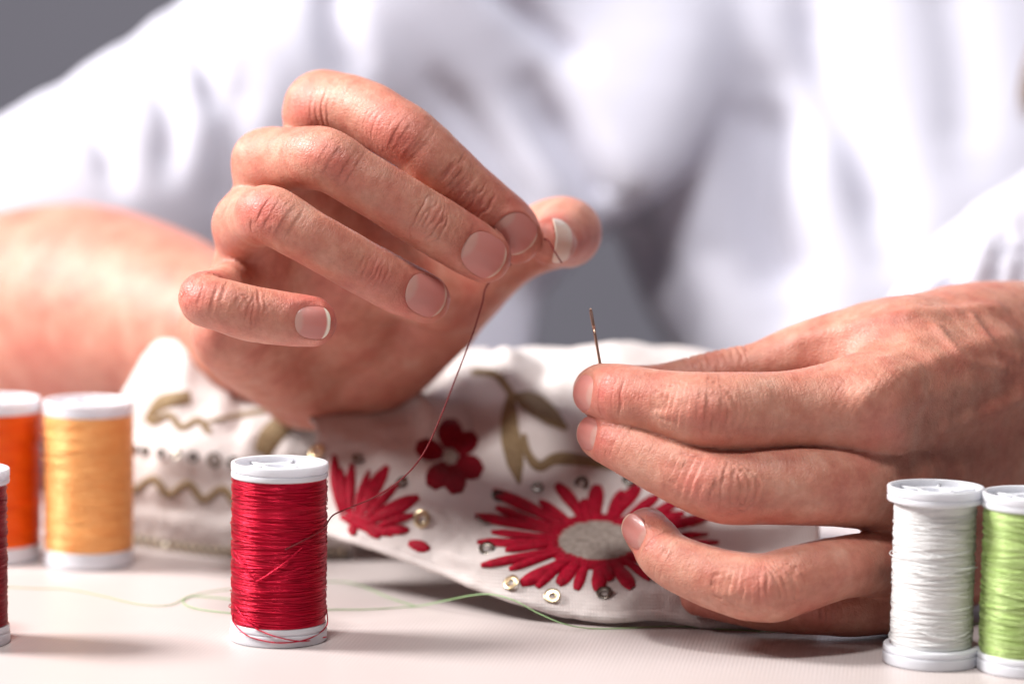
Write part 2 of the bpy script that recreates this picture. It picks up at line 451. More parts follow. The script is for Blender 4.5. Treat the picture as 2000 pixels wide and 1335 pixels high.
def finish(V, Q, fingers, nails, low=0.13):
    """surface detail on a hand: creases, knuckles, nail beds, soft unevenness; returns the points and the flush of the skin"""
    N = vnormals(V, Q); h = np.zeros(len(V)); red = np.zeros(len(V)); loc4 = np.zeros((len(V), 4))
    ds = np.full((len(fingers), len(V)), 50.0)
    for k, f in enumerate(fingers):
        lo, hi = f['c'].box(3.0); i = np.where(((V > lo) & (V < hi)).all(1))[0]; ds[k, i] = f['c'].near(V[i])[0]
    own = ds.argmin(0)
    for k, f in enumerate(fingers):
        m = np.where((own == k) & (ds[k] < 2.5))[0]
        if len(m) == 0: continue
        d, arc, ang, rr = f['c'].local(V[m])
        fade = np.clip(1.6-d/1.6, 0, 1)
        loc4[m] = np.column_stack([arc, ang, np.full(len(m), 7.3*k), fade])
        hh = np.zeros(len(m)); rd = np.zeros(len(m))
        for j, (stn, kind, *opt) in enumerate(f['joints']):
            s0 = f['c'].sta[int(stn)]+(f['c'].sta[min(int(stn)+1, len(f['c'].sta)-1)]-f['c'].sta[int(stn)])*(stn-int(stn)); sd = 17*k+5*j+f.get('seed', 0)
            mid = opt[0] if opt else 0.0
            if kind == 'bent':          # a bent knuckle: stretched skin, faint oval rings, bone under it
                hh += knuckle(arc, ang, s0, 0.6, 5.0, 0.75, mid)
                hh += crease_set(arc, ang, s0, [-5.6, -4.0, -2.6, 2.0, 3.4], 0.13, 0.27, 0.9, 0.7, sd, mid, 0.7)
                hh += crease_set(arc, ang, s0, [5.2, 7.0], 0.15, 0.32, 1.2, 0.1, sd+1, mid, 0.6)
                rd += 0.75*np.exp(-((arc-s0)/5.5)**2-((ang-mid)/0.8)**2)
            elif kind == 'dip':         # end joint: several short deep creases
                hh += knuckle(arc, ang, s0, 0.25, 4.0, 0.8, mid)
                hh += crease_set(arc, ang, s0, [-4.3, -2.9, -1.5, -0.1, 1.3, 2.7], 0.21, 0.27, 0.9, 0.45, sd, mid, 1.1)
                rd += 0.6*np.exp(-((arc-s0)/4.0)**2-((ang-mid)/0.7)**2)
            elif kind == 'straight':    # straight knuckle: loose skin in bracket-shaped folds
                hh += knuckle(arc, ang, s0, 0.85, 5.0, 0.7, mid)
                hh += crease_set(arc, ang, s0, [-8.6, -6.8, -5.2, -3.8, 3.8, 5.3, 6.9, 8.8], 0.20, 0.30, 0.95, 0.75, sd, mid, 0.7)
                hh += crease_set(arc, ang, s0, [-1.9, -0.5, 1.0, 2.3], 0.28, 0.30, 0.60, -0.2, sd+1, mid, 1.0)
                rd += 0.7*np.exp(-((arc-s0)/5.5)**2-((ang-mid)/0.75)**2)
            elif kind == 'folds':       # loose wrinkles bunched on the finger
                hh += crease_set(arc, ang, s0, [-8, -6.0, -4.0, -2.1, -0.2, 1.7, 3.6, 5.4], 0.30, 0.48, 1.3, 0.1, sd, mid, 1.2)
            elif kind == 'soft':
                hh += crease_set(arc, ang, s0, [-3.2, -1.6, 0.0, 1.5], 0.17, 0.30, 1.1, 0.25, sd, mid, 0.8)
                rd += 0.4*np.exp(-((arc-s0)/4.5)**2-((ang-mid)/0.8)**2)
        rd += np.clip(-hh*1.6, 0, 0.6)
        # fine lines across the whole finger
        x = arc*1.15+0.9*np.sin(ang*2.1+k)+vnoise(V[m], 0.30)*1.6
        hh += 0.012*np.sin(x*2*math.pi)*np.clip(vnoise(V[m], 0.16, 7.0)+0.45, 0, 1)
        tipd = f['c'].len[-1]-arc
        rd += 0.55*np.exp(-(tipd/9.0)**2)
        h[m] += hh*fade; red[m] = np.maximum(red[m], rd*fade)
    h += low*vnoise(V, 0.22)+0.035*vnoise(V, 0.55, 3.0)
    h += 0.012*vnoise(V, 1.9, 11.0)
    V = V+N*h[:, None]
    for nl in nails:
        i, rim = nl.press(V, N); red[i] = np.maximum(red[i], 0.4*rim)
    red = np.clip(0.82*red+0.34*vnoise(V, 0.10, 21.0)+0.16*vnoise(V, 0.27, 2.0), 0, 1)
    return V, red, loc4

# ---- hand at the left of the picture, holding the thread
A_index = Chain([(630,212,712,66),(700,215,703,63),(782,258,695,61),(825,290,694,59),(852,320,695,62),(920,378,699,56),(985,435,703,57),(1006,463,705,53)], (-0.15,-0.1,1), q=[1,1,1,1,1,1,0.95,0.9])
A_middle = Chain([(520,318,706,60),(580,310,693,61),(636,312,683,62),(690,343,682,57),(740,373,683,57),(829,428,687,58),(912,478,692,56),(948,501,694,51)], (0,0.1,1), q=[1,1,1,1,1,1,0.94,0.88])
A_ring = Chain([(478,440,706,56),(505,425,690,57),(530,421,680,57),(585,452,678,54),(643,485,679,53),(716,527,683,53),(790,565,688,52),(833,584,691,47)], (0,0.1,1), q=[1,1,1,1,1,1,0.94,0.88])
A_pinky = Chain([(475,560,714,50),(430,572,692,51),(400,585,678,51),(440,598,675,52),(490,612,676,54),(560,623,677,53),(608,627,678,50)], (0,0.1,1), q=[1,1,1,1,1,0.95,0.9])
A_thumb = Chain([(730,715,768,86),(835,628,756,75),(920,552,746,66),(1010,488,741,62),(1080,456,737,67),(1108,455,730,66),(1094,466,719,52),(1076,472,712,45)], (0.8,0.1,0.5))
A_palm = [PChain([(630,212,712,66),(640,400,736,78),(645,700,780,102)]), PChain([(520,318,706,58),(560,480,732,78),(630,705,780,102)]),
          PChain([(478,440,704,54),(520,570,732,76),(610,712,780,97)]), PChain([(472,560,712,48),(500,650,738,74),(600,722,778,86)]),
          PChain([(440,655,724,58),(530,712,754,66),(640,725,778,86)]),
          PChain([(620,420,728,70),(740,505,726,66),(850,575,736,64),(900,575,742,62)]), PChain([(640,560,734,80),(700,620,752,84),(710,660,776,87)]),
          PChain([(645,705,779,100),(560,680,790,106),(470,662,806,120)]),
          PChain([(640,715,778,94),(740,700,772,84),(850,620,755,68)])]
hA = 0.54
Fd, G = build_hand(A_palm, [(A_index,5.0),(A_middle,5.0),(A_ring,5.0),(A_pinky,4.0),(A_thumb,6.0)], hA)
VA, QA = nets(Fd, G)
VA, QA = subdivide(VA, QA)
def caster(V, Q):
    return BVHTree.FromPolygons([Vector(v) for v in V], [tuple(int(i) for i in q) for q in Q])
def cast(bv, px, py):
    hit = bv.ray_cast(Vector(CAM), Vector(ray(px, py)))
    return np.array(hit[0]), np.array(hit[1])
bvA = caster(VA, QA)
def nail_on(bv, px, py, chain, W, L, n=None, t=None, wn=0.5, **kw):
    p, nn = cast(bv, px, py); i = np.argmin(((chain.C-p)**2).sum(1)); i = min(i, len(chain.C)-3)
    if np.dot(nn, F) > 0: nn = -nn
    n_ = norm(chain.N[i]*(1-wn)+nn*wn) if n is None else camvec(*n)
    t_ = chain.T[i] if t is None else camvec(*t)
    return Nail(p, n_, t_, W, L, **kw)
nails_A = [(nail_on(bvA, 1006, 458, A_index, 11.2, 11.0, rn=7.4), NAIL), (nail_on(bvA, 947, 497, A_middle, 11.4, 11.8, rn=7.4), NAIL),
           (nail_on(bvA, 835, 575, A_ring, 10.8, 11.6, rn=7.0), NAIL), (nail_on(bvA, 611, 629, A_pinky, 8.6, 8.6, rn=5.8), NAIL_PALE),
           (nail_on(bvA, 1106, 469, A_thumb, 13.6, 10.5, n=(0.86,0.02,0.50), t=(-0.46,0.05,0.88), rn=6.2, taper=0.0, lift=0.45, arch=0.006, oval=True), NAIL_EDGE)]
fA = [dict(c=A_index, joints=[(2.0,'bent'),(4.8,'folds',0.2),(0.3,'bent')], seed=1), dict(c=A_middle, joints=[(2.0,'bent'),(5.0,'dip')], seed=2),
      dict(c=A_ring, joints=[(2.0,'bent'),(5.0,'dip')], seed=3), dict(c=A_pinky, joints=[(2.0,'bent'),(4.0,'dip')], seed=4), dict(c=A_thumb, joints=[(4.5,'soft')], seed=5)]
VA, redA, locA = finish(VA, QA, fA, [n for n, m in nails_A[:4]])

# ---- hand at the right of the picture, holding the needle
B_index = Chain([(1700,790,682,95),(1550,803,677,80),(1450,805,673,79),(1375,803,672,77),(1290,786,674,64),(1215,772,678,61),(1178,764,685,55),(1166,760,693,49)], (0,0.05,1), q=[1,1,1,1,1,1,0.95,0.92])
B_middle = Chain([(1740,950,688,84),(1600,950,674,77),(1500,949,671,75),(1405,948,670,72),(1300,907,673,62),(1215,868,678,54),(1180,853,685,48),(1168,847,692,42)], (0,0.05,1), q=[1,1,1,1,1,1,0.95,0.92])
B_ring = Chain([(1750,1098,690,62),(1640,1108,673,62),(1560,1130,668,67),(1490,1147,667,68),(1400,1130,669,61),(1310,1092,674,54),(1276,1052,680,49),(1262,1034,687,46)], (0,0.05,1), q=[1,1,1,1,1,1,0.95,0.92])
B_pinky = Chain([(1760,1165,695,60),(1690,1188,689,54),(1610,1192,687,48),(1520,1188,688,46),(1440,1176,691,43),(1365,1165,695,37)], (0,0.05,1))
B_thumb = Chain([(1760,702,706,110),(1640,692,708,82),(1560,702,709,67),(1480,722,709,54),(1400,738,708,53),(1300,757,707,48),(1235,757,705,44)], (0.1,1,0.2))
B_palm = [PChain([(1700,790,682,92),(1850,745,704,128),(2000,735,736,158),(2230,770,776,165)]), PChain([(1740,950,689,82),(1900,885,716,112),(2230,830,778,150)]),
          PChain([(1750,1098,691,64),(1900,1010,722,98),(2230,880,780,140)]), PChain([(1760,1165,695,60),(1900,1085,724,88),(2230,930,784,130)]),
          PChain([(1750,704,706,110),(1900,693,727,132),(2050,712,748,142),(2230,745,776,150)])]
hB = 0.62
Fd, G = build_hand(B_palm, [(B_index,6.0),(B_middle,5.0),(B_ring,5.0),(B_pinky,4.0),(B_thumb,6.0)], hB)
VB, QB = nets(Fd, G)
VB, QB = subdivide(VB, QB)
bvB = caster(VB, QB)
nails_B = [(nail_on(bvB, 1134, 766, B_index, 9.4, 10.5, n=(-0.90,0.10,0.42), rn=6.4), NAIL), (nail_on(bvB, 1142, 846, B_middle, 8.6, 10.0, n=(-0.88,0.12,0.45), rn=6.0), NAIL),
           (nail_on(bvB, 1234, 1041, B_ring, 8.8, 9.6, n=(-0.82,-0.05,0.57), rn=6.0), NAIL)]
fB = [dict(c=B_index, joints=[(3.1,'straight'),(5.0,'soft')], seed=11), dict(c=B_middle, joints=[(3.1,'straight'),(5.0,'soft')], seed=12),
      dict(c=B_ring, joints=[(3.1,'straight'),(5.1,'soft')], seed=13), dict(c=B_pinky, joints=[(2.2,'straight')], seed=14), dict(c=B_thumb, joints=[(4.0,'folds')], seed=15)]
VB, redB, locB = finish(VB, QB, fB, [n for n, m in nails_B])
# tendons and veins on the back of this hand
def ridge(V, N, pts, amp, wd):
    """raise a soft cord along a line on the skin"""
    P = [cast(bvB, *p)[0] for p in pts]; D = catmull(np.array(P), 8); best = np.full(len(V), 1e9)
    for a, b in zip(D[:-1], D[1:]):
        ba = b-a; t = np.clip(((V-a)@ba)/(ba@ba), 0, 1); best = np.minimum(best, np.linalg.norm(V-a-t[:, None]*ba, axis=1))
    return V+N*(amp*np.exp(-(best/wd)**2))[:, None]
NB = vnormals(VB, QB)
for pts, amp, wd in [([(1690,770),(1760,735),(1850,700),(1980,660)], 1.0, 3.2), ([(1745,905),(1830,850),(1990,780)], 0.9, 3.0), ([(1640,705),(1690,690),(1740,665)], -0.9, 4.0),
                     ([(1780,820),(1860,800),(1990,760)], -0.9, 4.0), ([(1560,660),(1680,630),(1800,610),(1950,600)], 0.7, 2.6), ([(1830,640),(1880,700),(1960,720)], 0.55, 1.5),
                     ([(1750,1000),(1850,950)], -0.8, 4.0), ([(1900,620),(1940,680),(1990,700)], 0.45, 1.4), ([(1705,775),(1735,790)], 1.0, 6.0)]:
    VB = ridge(VB, NB, pts, amp, wd)
# the crossed lines of loose skin round the first knuckle
for sgn in (1, -1):
    q = VB@R+sgn*0.75*(VB@U); k0 = cast(bvB, 1690, 765)[0]; rr = np.linalg.norm(VB-k0, axis=1)
    VB = VB+NB*(-0.10*np.exp(-(rr/10.0)**2)*np.clip(np.sin(q*2.9+1.6*vnoise(VB, 0.25, 3.0))-0.35, 0, 1))[:, None]

# ---- arms and the body under the shirt, coarser, out of focus
def solid(chains, h, k=10.0, margin=24.0):
    lo = np.min([c.box(6.0)[0] for c in chains], 0); hi = np.max([c.box(6.0)[1] for c in chains], 0); G = grid(lo, hi, h)
    P = None
    for c in chains:
        d = c.eval_grid(G, margin); P = d if P is None else smin(P, d, k)
    return nets(P, G)
arm_A = [PChain([(560,680,788,103),(470,662,806,118),(400,650,822,150),(300,632,845,190),(150,622,876,226),(0,640,905,226),(-150,625,935,205)]),
         PChain([(-150,625,940,200),(150,450,974,180),(430,245,1002,150),(640,100,1034,165),(850,-180,1085,200),(1300,-420,1140,200),(1750,-500,1170,220)], q=0.8)]
arm_B = [PChain([(2150,800,762,165),(2350,790,796,172),(2700,740,866,230),(2900,640,920,240)]), PChain([(2900,640,920,240),(2800,100,1000,230),(2600,-400,1150,200)])]
trunk = [PChain([(1800,-600,1190,420),(1800,100,1150,400),(1830,900,1120,340)], q=0.4)]
VC, QC = solid(arm_A+arm_B+trunk, 3.2)
redC = np.clip(0.15+0.25*vnoise(VC, 0.03), 0, 1)
V = np.vstack([VA, VB, VC]); Q = np.vstack([QA, QB+len(VA), QC+len(VA)+len(VB)])
person = obj('person', V, Q, SKIN, origin=at(1400, 1250, 1000)*np.array([1,1,0]))
a = person.data.attributes.new('flush', 'FLOAT', 'POINT'); a.data.foreach_set('value', np.concatenate([redA, redB, redC]).astype(np.float32))
L4 = np.vstack([locA, locB, np.zeros((len(VC), 4))]).astype(np.float32)
for k, nm in enumerate(('along', 'around', 'finger', 'on_finger')):
    a = person.data.attributes.new(nm, 'FLOAT', 'POINT'); a.data.foreach_set('value', np.ascontiguousarray(L4[:, k]))
tag(person, 'person in a loose white shirt bringing a red thread to a needle with both hands', 'person')
for nl, m in nails_A+nails_B:
    Vn, Fn, vv = nl.plate()
    o = obj('fingernail', Vn, Fn, m, person)
    a = o.data.attributes.new('nail_v', 'FLOAT', 'POINT'); a.data.foreach_set('value', vv.astype(np.float32))

# ---- shirt
def shirt_material():
    m = mat('white_shirt_cotton', (0.55, 0.543, 0.618), 0.9); t = NT(m)
    co = t.mapping((1, 1, 1))
    t.b.inputs['Sheen Weight'].default_value = 0.15
    t.l(t.bump(t.noise(co, 900, 2), 0.0003, 0.3), t.b.inputs['Normal'])
    return m
SHIRT = shirt_material()
shirt_parts = [PChain([(1850,-600,1115,640),(1800,100,1082,640),(1800,300,1071,620),(1815,480,1062,540),(1845,700,1054,450),(1850,900,1045,420)], q=0.43),
               PChain([(850,-200,1050,330),(640,80,1020,262),(430,230,992,232),(150,440,968,258),(-150,620,945,262)], q=0.75),
               PChain([(900,-100,1085,330),(900,120,1062,280),(930,330,1045,225),(915,530,1034,150),(890,760,1028,140)], q=0.5),
               PChain([(1000,230,1056,190),(1080,340,1051,125),(1015,440,1048,105)], q=0.6),
               PChain([(700,-150,1030,270),(820,60,1024,250),(900,270,1024,220)], q=0.5),
               PChain([(1050,-400,1090,420),(1065,0,1052,385),(1085,190,1034,285)], q=0.40),
               PChain([(1800,740,835,135),(2040,560,850,200),(2400,480,880,250),(2900,560,915,275)], q=0.85),
               PChain([(2900,600,920,275),(2850,200,985,280),(2720,-150,1070,300),(2560,-480,1150,330)], q=0.9)]
VS, QS = solid(shirt_parts, 3.0, 22.0)
def fold_shirt(V, Q, folds):
    N = vnormals(V, Q); d = V-CAM; z = d@F; px = 1000+FPX*(d@R)/z; py = 667.5-FPX*(d@U)/z
    h = np.zeros(len(V)); face = np.clip(-(N@F)*2.5+0.4, 0, 1)
    for pts, amp, wd, lim in folds:
        D = catmull(np.array(pts, float), 6); best = np.full(len(V), 1e9); bt = np.zeros(len(V))
        for i, (a, b) in enumerate(zip(D[:-1], D[1:])):
            ba = b-a; vx = px-a[0]; vy = py-a[1]; t = np.clip((vx*ba[0]+vy*ba[1])/(ba@ba), 0, 1)
            dd = np.hypot(vx-t*ba[0], vy-t*ba[1]); m = dd < best; best[m] = dd[m]; bt[m] = (i+t[m])/(len(D)-1)
        sel = (z < lim) if lim > 0 else (z > -lim)
        h -= sel*amp*np.exp(-(best/wd)**2)*np.sqrt(np.clip(np.minimum(bt, 1-bt)*5+0.25, 0, 1))
    h += 0.7*vnoise(V, 0.022, 4.0)
    return V+N*(h*face)[:, None]
VS = fold_shirt(VS, QS, [
    ([(930,-60),(1040,30),(1135,112)], 9, 24, -900), ([(860,170),(960,290),(1040,420)], 5, 30, -900), ([(1050,180),(1130,300),(1190,400),(1260,520)], 14, 42, -900),
    ([(650,-40),(665,60),(690,150)], 6, 38, -900), ([(470,150),(455,280),(440,430)], 4, 42, -900), ([(1505,180),(1490,380),(1550,580)], 14, 70, -900),
    ([(1580,-60),(1620,150),(1690,300),(1740,480)], 10, 58, -900), ([(1850,-60),(1880,120),(1890,300)], 4, 60, -900),
    ([(1400,-40),(1390,300),(1420,620)], -2, 110, -900), ([(250,60),(330,200),(330,330)], 4, 30, -900), ([(345,20),(400,110),(420,200)], 5, 26, -900), ([(120,160),(200,260),(230,350)], 4, 30, -900),
    ([(1925,400),(1870,480),(1820,590)], 9, 20, 900), ([(1860,440),(1790,520),(1710,600)], 7, 22, 900), ([(1965,440),(1945,520),(1930,600)], 5, 14, 900), ([(2010,420),(2000,500),(1990,600)], 5, 16, 900)])
shirt = obj('shirt', VS, QS, SHIRT, person)
shirt['label'] = 'loose white shirt in soft folds'
# ================================================================ setting
WALL = mat('grey_wall', (0.29, 0.285, 0.34), 0.9)
wv = np.array([[-1500,1500,-700],[1500,1500,-700],[1500,1500,1500],[-1500,1500,1500],[-1500,1540,-700],[1500,1540,-700],[1500,1540,1500],[-1500,1540,1500]], float)
wf = [(0,1,2,3),(5,4,7,6),(0,4,5,1),(3,2,6,7),(0,3,7,4),(1,5,6,2)]
wall = obj('wall', wv, wf, WALL, smooth=False); tag(wall, kind='structure')
def table_material():
    m = mat('table_laminate', (0.66, 0.585, 0.555), 0.38); t = NT(m)
    co = t.mapping((1, 1, 1), rot=(0, 0, math.radians(8)))
    wv = t.t.nodes.new('ShaderNodeTexWave'); wv.bands_direction = 'X'; wv.inputs['Scale'].default_value = 320; wv.inputs['Distortion'].default_value = 0.6; wv.inputs['Detail'].default_value = 1
    t.l(co, wv.inputs['Vector'])
    c = t.ramp(wv.outputs['Fac'], [(0, (0.525, 0.463, 0.452)), (1, (0.55, 0.488, 0.477))])
    n = t.ramp(t.noise(co, 14, 3), [(0.3, (0.96, 0.95, 0.95)), (0.7, (1, 1, 1))])
    t.l(t.mix(1.0, c, n, 'MULTIPLY'), t.b.inputs['Base Color'])
    t.l(t.bump(wv.outputs['Fac'], 0.0001, 0.3), t.b.inputs['Normal'])
    return m
bm = bmesh.new(); bmesh.ops.create_cube(bm, size=1.0)
for v in bm.verts: v.co = Vector((v.co.x*1300, v.co.y*760-120, v.co.z*25-12.5))
bmesh.ops.bevel(bm, geom=list(bm.edges), offset=2.0, segments=2, affect='EDGES')
tv = np.array([v.co[:] for v in bm.verts]); tf = [tuple(v.index for v in f.verts) for f in bm.faces]; bm.free()
table = obj('table', tv, tf, table_material(), origin=(0, -120, -25), smooth=False)
tag(table, 'pale pinkish white table top with fine ribbed lines under the spools and cloth', 'table')
# ================================================================ the embroidered cloth
def fabric_material(name, col):
    m = mat(name, col, 0.85); t = NT(m); co = t.mapping((1, 1, 1))
    n = t.ramp(t.noise(co, 60, 4, 0.6), [(0.3, (0.90, 0.88, 0.87)), (0.7, (1, 1, 1))])
    t.l(t.mix(1.0, col, n, 'MULTIPLY'), t.b.inputs['Base Color'])
    ws = []
    for d in ('X', 'Z'):
        x = t.t.nodes.new('ShaderNodeTexWave'); x.bands_direction = d; x.inputs['Scale'].default_value = 420; x.inputs['Distortion'].default_value = 1.5
        t.l(co, x.inputs['Vector']); ws.append(x.outputs['Fac'])
    mm = t.t.nodes.new('ShaderNodeMath'); mm.operation = 'ADD'; t.l(ws[0], mm.inputs[0]); t.l(ws[1], mm.inputs[1])
    b1 = t.bump(mm.outputs[0], 0.0002, 0.4); t.l(t.bump(t.noise(co, 220, 3), 0.0006, 0.5, b1), t.b.inputs['Normal'])
    t.b.inputs['Sheen Weight'].default_value = 0.1
    return m
def stitch_material(name, col, dark):
    m = mat(name, col, 0.6); t = NT(m); co = t.mapping((1, 1, 1))
    n = t.noise(co, 700, 3, 0.6)
    t.l(t.ramp(n, [(0.3, dark), (0.65, col)]), t.b.inputs['Base Color'])
    t.l(t.bump(n, 0.0005, 0.7), t.b.inputs['Normal']); t.b.inputs['Specular IOR Level'].default_value = 0.12
    return m
LINEN = fabric_material('cream_white_linen', (0.66, 0.605, 0.59))
RED_ST = stitch_material('red_stitching', (0.40, 0.004, 0.026), (0.22, 0.002, 0.012))
DARKRED_ST = stitch_material('dark_red_stitching', (0.22, 0.003, 0.013), (0.13, 0.002, 0.008))
TAN_ST = stitch_material('tan_stitching', (0.27, 0.19, 0.105), (0.18, 0.12, 0.065))
GREY_ST = stitch_material('grey_beige_stitching', (0.40, 0.35, 0.31), (0.24, 0.20, 0.175))

def sheet(rows, nu=14, nv=14, thick=0.9, folds=()):
    """smooth cloth through a grid of (px, py, depth); returns points and quads of a closed thin sheet"""
    Gd = np.array([[at(*p) for p in r] for r in rows]); nr, nc, _ = Gd.shape
    A = np.array([catmull(Gd[i], nu) for i in range(nr)])
    B = np.array([catmull(A[:, j], nv) for j in range(A.shape[1])]).transpose(1, 0, 2)
    n, m, _ = B.shape; V = B.reshape(-1, 3)
    du = np.gradient(B, axis=1); dv = np.gradient(B, axis=0); N = norm(np.cross(du, dv)).reshape(-1, 3)
    if (N@F).mean() > 0: N = -N
    V = V+N*(1.9*vnoise(V, 0.06, 2.0)+0.7*vnoise(V, 0.15, 9.0)+0.2*vnoise(V, 0.5, 5.0))[:, None]
    uu, vv = np.meshgrid(np.linspace(0, 1, m), np.linspace(0, 1, n)); uu = uu.ravel(); vv = vv.ravel()
    for u0, v0, u1, v1, amp, wd in folds:                                    # soft gathers
        L2 = (u1-u0)**2+(v1-v0)**2; t = np.clip(((uu-u0)*(u1-u0)+(vv-v0)*(v1-v0))/L2, 0, 1)
        bend = 0.02*np.sin(t*5+u0*20); dd = np.hypot(uu-u0-t*(u1-u0)-bend, vv-v0-t*(v1-v0))
        V = V+N*(amp*np.exp(-(dd/wd)**2)*np.sqrt(np.clip(np.minimum(t, 1-t)*4+0.15, 0, 1)))[:, None]
    V[:, 2] = np.maximum(V[:, 2], 1.2)
    hem = V[:m].copy(); hem[:, 2] = np.maximum(hem[:, 2], 1.5)
    W = V-N*thick; W[:, 2] = np.maximum(W[:, 2], 0.2); K = len(V); Fc = []
    for i in range(n-1):
        for j in range(m-1):
            a = i*m+j; Fc.append((a, a+1, a+m+1, a+m)); Fc.append((K+a, K+a+m, K+a+m+1, K+a+1))
    loop = [j for j in range(m)]+[i*m+m-1 for i in range(1, n)]+[(n-1)*m+j for j in range(m-2, -1, -1)]+[i*m for i in range(n-2, 0, -1)]
    for a, b in zip(loop, loop[1:]+loop[:1]): Fc.append((b, a, K+a, K+b))
    hv, hf = tube(hem-N[:m]*0.4, 1.25*(1+0.18*vnoise(hem, 0.3, 1.0)), 10)         # the turned hem
    Fc += [tuple(i+2*K for i in f) for f in hf]
    return np.vstack([V, W, hv]), Fc
main_rows = [
 [(560,1010,745),(740,1068,728),(850,1105,716),(1000,1166,704),(1180,1210,699),(1300,1207,698),(1430,1224,697),(1600,1215,700)],
 [(570,965,748),(740,1005,732),(855,1030,722),(1000,1085,711),(1180,1115,709),(1310,1112,709),(1430,1120,711),(1600,1115,715)],
 [(600,905,752),(740,930,742),(860,940,736),(1000,980,732),(1180,1005,733),(1310,1010,734),(1440,1015,736),(1600,1010,738)],
 [(620,845,757),(745,850,752),(865,835,756),(1000,850,754),(1180,870,756),(1310,875,757),(1440,885,759),(1600,890,760)],
 [(600,803,766),(745,799,766),(850,777,770),(975,735,774),(1110,738,774),(1320,745,776),(1440,760,778),(1600,770,780)],
 [(600,806,785),(745,802,785),(858,766,785),(950,700,788),(1110,681,790),(1330,696,792),(1440,716,794),(1600,730,796)],
 [(600,860,815),(745,840,815),(858,790,815),(950,725,815),(1110,705,815),(1330,716,815),(1440,735,815),(1600,750,815)],
 [(600,1020,830),(745,1020,830),(858,1020,832),(950,1018,832),(1110,1018,832),(1330,1018,832),(1440,1018,832),(1600,1018,832)]]
left_rows = [
 [(238,1062,803),(330,1079,793),(440,1090,784),(560,1095,780),(690,1092,782)],
 [(238,1010,796),(330,1018,786),(440,1024,779),(560,1027,777),(690,1018,780)],
 [(236,930,793),(330,936,784),(440,942,780),(560,940,780),(690,935,783)],
 [(234,840,795),(325,825,786),(440,845,782),(560,850,781),(690,850,781)],
 [(232,770,801),(325,690,796),(425,760,792),(545,800,787),(690,806,784)],
 [(232,765,812),(330,666,808),(420,742,806),(545,792,798),(690,800,794)],
 [(232,800,828),(335,700,828),(415,770,826),(545,820,818),(690,830,814)],
 [(232,1030,832),(335,1030,832),(415,1030,832),(545,1030,830),(690,1030,828)]]
flap_rows = [
 [(740,830,792),(800,815,794),(850,792,796),(905,755,799),(960,712,801)],
 [(745,800,796),(800,762,797),(850,732,799),(903,712,801),(955,700,802)],
 [(755,792,803),(805,728,804),(852,702,805),(905,690,806),(955,688,806)],
 [(755,810,818),(805,750,818),(852,725,819),(905,712,820),(955,708,820)],
 [(755,1020,830),(805,1020,830),(852,1020,830),(905,1020,830),(955,1020,830)]]
bag = Bag()
main = sheet(main_rows, 18, 16, folds=[(0.47,0.40,0.44,0.70,3.2,0.030), (0.53,0.50,0.52,0.72,-2.6,0.028), (0.27,0.30,0.20,0.70,2.8,0.032), (0.34,0.42,0.33,0.70,-2.4,0.030), (0.66,0.40,0.64,0.74,2.6,0.034),
                                       (0.30,0.05,0.46,0.16,1.8,0.030), (0.58,0.04,0.80,0.10,2.2,0.030), (0.12,0.12,0.30,0.20,2.0,0.028), (0.80,0.15,0.72,0.60,2.2,0.03)])
left = sheet(left_rows, 18, 14, folds=[(0.05,0.34,0.95,0.36,1.6,0.05), (0.0,0.20,1.0,0.17,-1.6,0.04), (0.30,0.45,0.34,0.72,2.2,0.05), (0.55,0.40,0.62,0.72,-2.0,0.05), (0.75,0.40,0.80,0.7,2.0,0.05)]); flap = sheet(flap_rows)
for p in (main, left, flap): bag.add(*p)
Vc, Fc = bag.get()
base_c = np.array([40.0, 60.0, 0.0])
cloth = thing('embroidered_cloth', base_c)
tag(cloth, 'cream embroidered cloth with red flowers and sequins heaped on the table under the hands', 'cloth')
fabric = obj('fabric', Vc, Fc, LINEN, cloth)
bvM = BVHTree.FromPolygons([Vector(v) for v in np.vstack([main[0], left[0]+0])], main[1]+[tuple(i+len(main[0]) for i in f) for f in left[1]])
def hitc(px, py):
    h = bvM.ray_cast(Vector(CAM), Vector(ray(px, py)))
    if h[0] is None: return None
    p, n = np.array(h[0]), np.array(h[1])
    if n@F > 0: n = -n
    return p, n
def strip(line, widths, hgt=0.55, n=10, across=7, closed=False):
    """a raised stitched shape on the cloth along a line of photo pixels, with its width along it"""
    L = catmull(np.array(line, float), n); k = len(L)
    w = np.interp(np.linspace(0, 1, k), np.linspace(0, 1, len(widths)), widths)
    T = norm(np.gradient(L, axis=0)); Nn = np.column_stack([-T[:, 1], T[:, 0]])
    V = []; ok = []
    for i in range(k):
        for j in range(across):
            a = j/(across-1)*2-1; q = L[i]+Nn[i]*a*w[i]*0.5
            h = hitc(*q); ok.append(h is not None)
            edge = hgt*math.sqrt(max(0, 1-a*a*0.98))*min(1, 0.35+4*min(i, k-1-i)/k)
            V.append(h[0]+h[1]*(0.06+edge) if h else np.zeros(3))
    Fq = []
    for i in range(k-1):
        for j in range(across-1):
            q = (i*across+j, i*across+j+1, (i+1)*across+j+1, (i+1)*across+j)
            P = [V[x] for x in q]
            if all(ok[x] for x in q) and max(np.linalg.norm(P[0]-P[2]), np.linalg.norm(P[1]-P[3])) < 9: Fq.append(q)
    return np.array(V), Fq
def clean(V, Fq):
    used = sorted({i for f in Fq for i in f}); mp = {u: k for k, u in enumerate(used)}
    return V[used], [tuple(mp[i] for i in f) for f in Fq]
def build(name, pieces, m, parent, label=None):
    b = Bag()
    for p in pieces: b.add(*p)
    V, Fq = clean(*b.get())
    o = obj(name, V, Fq, m, parent)
    if label: o['label'] = label
    return o
def z6(x, y): return (780+x/2.226, 640+y/2.225)
def z5(x, y): return (220+x/2.384, 640+y/2.384)
